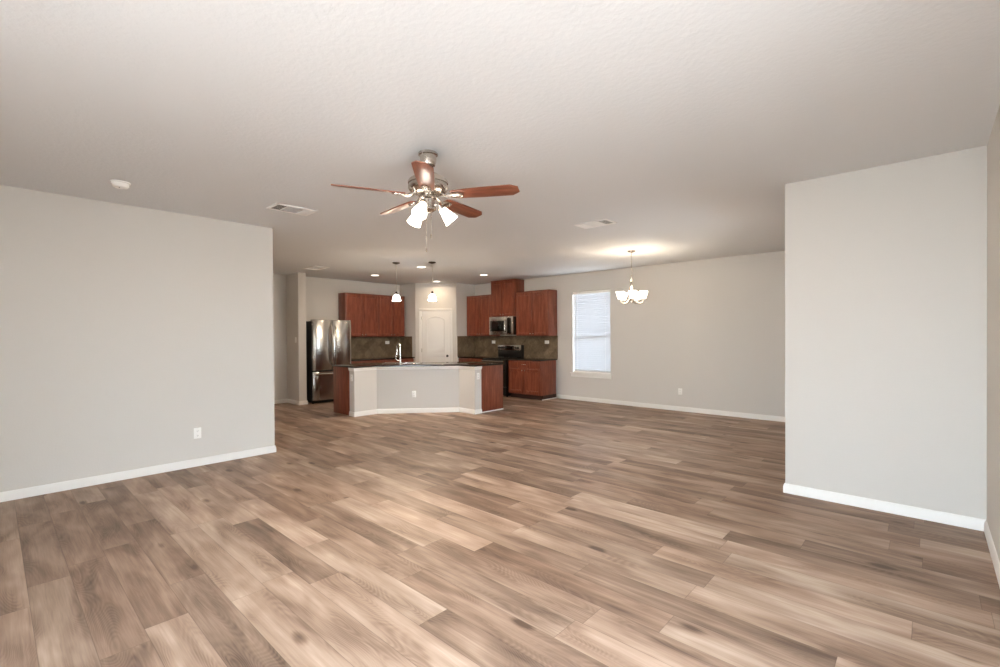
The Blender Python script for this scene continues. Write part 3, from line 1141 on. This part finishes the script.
for ca in (60.0, 180.0, -60.0):
    a = math.radians(ca)
    d = Vector((math.cos(a), math.sin(a), 0))
    p0 = Vector((0, 0, -0.375)) + d * 0.04
    p1 = Vector((0, 0, -0.365)) + d * 0.07
    p2 = Vector((0, 0, -0.385)) + d * 0.088
    axis = (d * 0.66 + Vector((0, 0, -0.75))).normalized()
    p3 = p2 + axis * 0.03
    l_ = MB()
    l_.tube([p0, p1, p2, p3], 0.009, 8)
    rot = Vector((0, 0, 1)).rotation_difference(axis).to_matrix().to_4x4()
    l_.lathe([(0.024, -0.002), (0.027, 0.01), (0.026, 0.035), (0, 0.036)], 18, Matrix.Translation(p2) @ rot)
    arm = l_.build('lamp_arm', 'nickel', fan)
    s_ = MB()
    s_.lathe(bell(0.027, 0.054, 0.108), 24, Matrix.Translation(p2 + axis * 0.022) @ rot, cap=False)
    s_.lathe([(0.0, 0.03), (0.02, 0.045), (0.022, 0.065), (0.014, 0.085), (0, 0.09)], 14, Matrix.Translation(p2 + axis * 0.02) @ rot)
    tag(s_.build('lamp_shade', 'fan_shade', fan), 'lit frosted glass bell shade')
    fb = lamp('fan_bulb', 'SPOT', p2 + axis * 0.135, LAMP_FAN, WARM, fan, shadow_soft_size=0.04, spot_size=math.radians(165), spot_blend=0.5)
    fb.rotation_mode = 'QUATERNION'
    fb.rotation_quaternion = Vector((0, 0, -1)).rotation_difference((axis + Vector((0, 0, -0.6))).normalized())
for (dx, dy), L in (((-0.016, -0.008), 0.27), ((0.022, 0.006), 0.17)):
    m = MB()
    m.tube([(dx, dy, -0.42), (dx, dy, -0.42 - L)], 0.0022, 6)
    m.lathe([(0, -0.030), (0.005, -0.026), (0.006, -0.01), (0.003, 0)], 8, Matrix.Translation((dx, dy, -0.42 - L)))
    m.build('pull_chain', 'nickel', fan)

# ------------------------------------------------------------------ chandelier
ch = thing('chandelier', (-3.472, 6.875, H), 0, 'five-light nickel chandelier with upturned white glass shades by the window', 'chandelier')
MB().lathe([(0.062, 0), (0.064, -0.006), (0.055, -0.020), (0.028, -0.030), (0.010, -0.034), (0, -0.034)], 28).build('canopy', 'nickel', ch)
m = MB()
for k in range(16):
    z = -0.05 - k * 0.0205
    a = 0 if k % 2 else PI / 2
    ring = [(0.007 * math.cos(2 * PI * q / 10) * math.cos(a), 0.007 * math.cos(2 * PI * q / 10) * math.sin(a), z + 0.014 * math.sin(2 * PI * q / 10)) for q in range(11)]
    m.tube(ring, 0.002, 5)
m.build('chain', 'nickel', ch)
m = MB()
m.lathe([(0, -0.375), (0.010, -0.38), (0.014, -0.392), (0.008, -0.41), (0.006, -0.43), (0.016, -0.45), (0.024, -0.463), (0.012, -0.475), (0.018, -0.49),
         (0.021, -0.55), (0.017, -0.62), (0.012, -0.68), (0.024, -0.70), (0.036, -0.725), (0.036, -0.75), (0.022, -0.775), (0.010, -0.79), (0.014, -0.805), (0.008, -0.825), (0, -0.83)], 22)
m.build('column', 'nickel', ch)
for k in range(5):
    a = math.radians(PI * 0 + 14.0 + 72 * k)
    c, s = math.cos(a), math.sin(a)
    prof = [(0.02, -0.745), (0.05, -0.785), (0.09, -0.82), (0.13, -0.834), (0.165, -0.825), (0.183, -0.80), (0.185, -0.772)]
    m = MB()
    m.tube([(r * c, r * s, z) for r, z in prof], 0.0075, 8)
    sc = [(0.07, -0.803), (0.10, -0.785), (0.095, -0.76), (0.075, -0.765)]
    m.tube([(r * c, r * s, z) for r, z in sc], 0.005, 6)
    T = Matrix.Translation((0.185 * c, 0.185 * s, -0.772))
    m.lathe([(0.008, -0.005), (0.026, 0.0), (0.030, 0.008), (0.020, 0.014), (0, 0.014)], 16, T)
    ar = m.build('arm', 'nickel', ch)
    s_ = MB()
    s_.lathe(bell(0.034, 0.066, 0.115, 1.2), 24, Matrix.Translation((0.185 * c, 0.185 * s, -0.765)), cap=False)
    s_.lathe([(0.0, 0.006), (0.031, 0.006), (0.031, 0.010), (0, 0.010)], 16, Matrix.Translation((0.185 * c, 0.185 * s, -0.765)))
    s_.lathe([(0.0, 0.015), (0.02, 0.03), (0.024, 0.06), (0.014, 0.085), (0, 0.09)], 12, Matrix.Translation((0.185 * c, 0.185 * s, -0.765)))
    tag(s_.build('lamp_shade', 'chand_shade', ch), 'lit white glass shade')
    lamp('chandelier_bulb', 'POINT', (0.185 * c, 0.185 * s, -0.60), LAMP_CHAND / 5, WARM, ch, shadow_soft_size=0.05)


# ------------------------------------------------------------------ pendants over the island
_dp = [(0.026, 0.0), (0.040, 0.010), (0.053, 0.028), (0.062, 0.052), (0.068, 0.078), (0.076, 0.114)]
DOME = _dp + [(r - 0.004, z) for r, z in _dp[::-1]]


def pendant(x, y, label):
    o = thing('pendant_lamp', (x, y, H), 0, label, 'pendant lamp', 'pendants over the island')
    MB().lathe([(0.066, 0), (0.068, -0.006), (0.060, -0.018), (0.032, -0.028), (0.010, -0.034), (0, -0.034)], 24).build('canopy', 'dark_metal', o)
    m = MB()
    m.tube([(0, 0, -0.03), (0, 0, -0.545)], 0.0055, 8)
    m.build('stem', 'satin', o)
    MB().lathe([(0.006, -0.52), (0.014, -0.525), (0.020, -0.545), (0.022, -0.578), (0.030, -0.588), (0, -0.588)], 16).build('socket', 'dark_metal', o)
    m = MB()
    m.lathe(DOME, 26, Matrix.Translation((0, 0, -0.578)) @ Matrix.Rotation(PI, 4, 'X'), cap=False)
    m.lathe([(0.0, 0.02), (0.020, 0.035), (0.026, 0.06), (0.016, 0.085), (0, 0.09)], 12, Matrix.Translation((0, 0, -0.578)) @ Matrix.Rotation(PI, 4, 'X'))
    tag(m.build('lamp_shade', 'pend_shade', o), 'lit white glass bell shade')
    lamp('pendant_bulb', 'POINT', (0, 0, -0.73), LAMP_PEND, WARM, o, shadow_soft_size=0.05)
    return o


pendant(-7.098, 4.977, 'pendant lamp over the island in front of the left cherry cabinets')
pendant(-6.585, 5.387, 'pendant lamp over the island in front of the white pantry door')


# ------------------------------------------------------------------ recessed ceiling lights
def can_light(x, y, label):
    o = thing('recessed_light', (x, y, H), 0, label, 'ceiling light', 'recessed lights in the kitchen ceiling')
    MB().lathe([(0.098, 0), (0.098, -0.004), (0.088, -0.008), (0.078, -0.006), (0.078, 0)], 28, cap=False).build('trim_ring', 'plastic', o)
    MB().lathe([(0.079, -0.001), (0.079, -0.004), (0.04, -0.006), (0, -0.0065)], 28).build('lens', 'lens', o)
    l = lamp('recessed_bulb', 'AREA', (0, 0, -0.012), LAMP_CAN, WARM, o, shape='DISK', size=0.15, spread=math.radians(165))
    return o


can_light(-8.88, 5.672, 'recessed light above the left cherry cabinets, leftmost of the kitchen four')
can_light(-7.199, 5.625, 'recessed light between the two pendant lamps')
can_light(-8.84, 7.374, 'recessed light just above the pantry door, farthest one')
can_light(-7.173, 7.315, 'recessed light in front of the raised cabinet, rightmost of the kitchen four')

# ------------------------------------------------------------------ smoke detector
sd = thing('smoke_detector', (-5.085, 0.765, H), 0, 'white round smoke detector on the ceiling above the left wall', 'smoke detector')
MB().lathe([(0.069, 0), (0.070, -0.008), (0.064, -0.013), (0, -0.013)], 32).build('mounting_ring', 'plastic', sd)
MB().lathe([(0.059, -0.012), (0.059, -0.032), (0.050, -0.045), (0.034, -0.050), (0.032, -0.047), (0, -0.048)], 32).build('cover', 'plastic', sd)
MB().lathe([(0.004, -0.046), (0.004, -0.052), (0, -0.052)], 8, Matrix.Translation((0.02, -0.01, 0))).build('indicator', 'slot', sd)


# ------------------------------------------------------------------ ceiling vents
def ceiling_vent(cx, cy, lx, ly, label, along, rot=0.0, tilt=-38):
    """three-way register; 'along' is the axis of its long side"""
    o = thing('ceiling_vent', (cx, cy, H), rot, label, 'air vent', 'supply vents in the ceiling')
    if along == 'y':
        o.rotation_euler = (0, 0, rot + PI / 2)
        lx, ly = ly, lx
    hx, hy, f = lx / 2, ly / 2, 0.028
    m = MB()
    for b in ((-hx, hx, -hy, -hy + f), (-hx, hx, hy - f, hy), (-hx, -hx + f, -hy, hy), (hx - f, hx, -hy, hy)):
        m.box(b[0], b[1], b[2], b[3], -0.010, 0, 0.003)
    for x in (-hx * 0.40, hx * 0.40):
        m.box(x - 0.004, x + 0.004, -hy + f, hy - f, -0.009, 0)
    m.build('frame', 'vent', o)
    MB().box(-hx + f, hx - f, -hy + f, hy - f, -0.003, -0.0005).build('duct', 'vent_dark', o, smooth=False)
    # middle bank of slats runs along the register, the end banks across it
    m = MB()
    n = 9
    for i in range(n):
        y = -hy + f + (ly - 2 * f) * (i + 0.5) / n
        m.box(-hx * 0.40 + 0.004, hx * 0.40 - 0.004, -0.010, 0.010, -0.0006, 0.0006,
              mat=Matrix.Translation((0, y, -0.008)) @ Matrix.Rotation(math.radians(tilt), 4, 'X'))
    for sg in (-1, 1):
        xa, xb = hx * 0.40 + 0.004, hx - f
        nn = 6
        for i in range(nn):
            x = sg * (xa + (xb - xa) * (i + 0.5) / nn)
            m.box(-0.010, 0.010, -hy + f, hy - f, -0.0006, 0.0006,
                  mat=Matrix.Translation((x, 0, -0.008)) @ Matrix.Rotation(math.radians(38 * sg), 4, 'Y'))
    m.build('louver', 'vent', o, smooth=False)
    return o


ceiling_vent(-4.885, 2.14, 0.265, 0.42, 'white ceiling vent near the end of the left wall', 'y', 0.0, 38)
ceiling_vent(-2.93, 4.89, 0.44, 0.26, 'white ceiling vent right of the ceiling fan, toward the dining area', 'x')
ceiling_vent(-8.72, 4.27, 0.50, 0.30, 'white ceiling vent above the refrigerator', 'x')
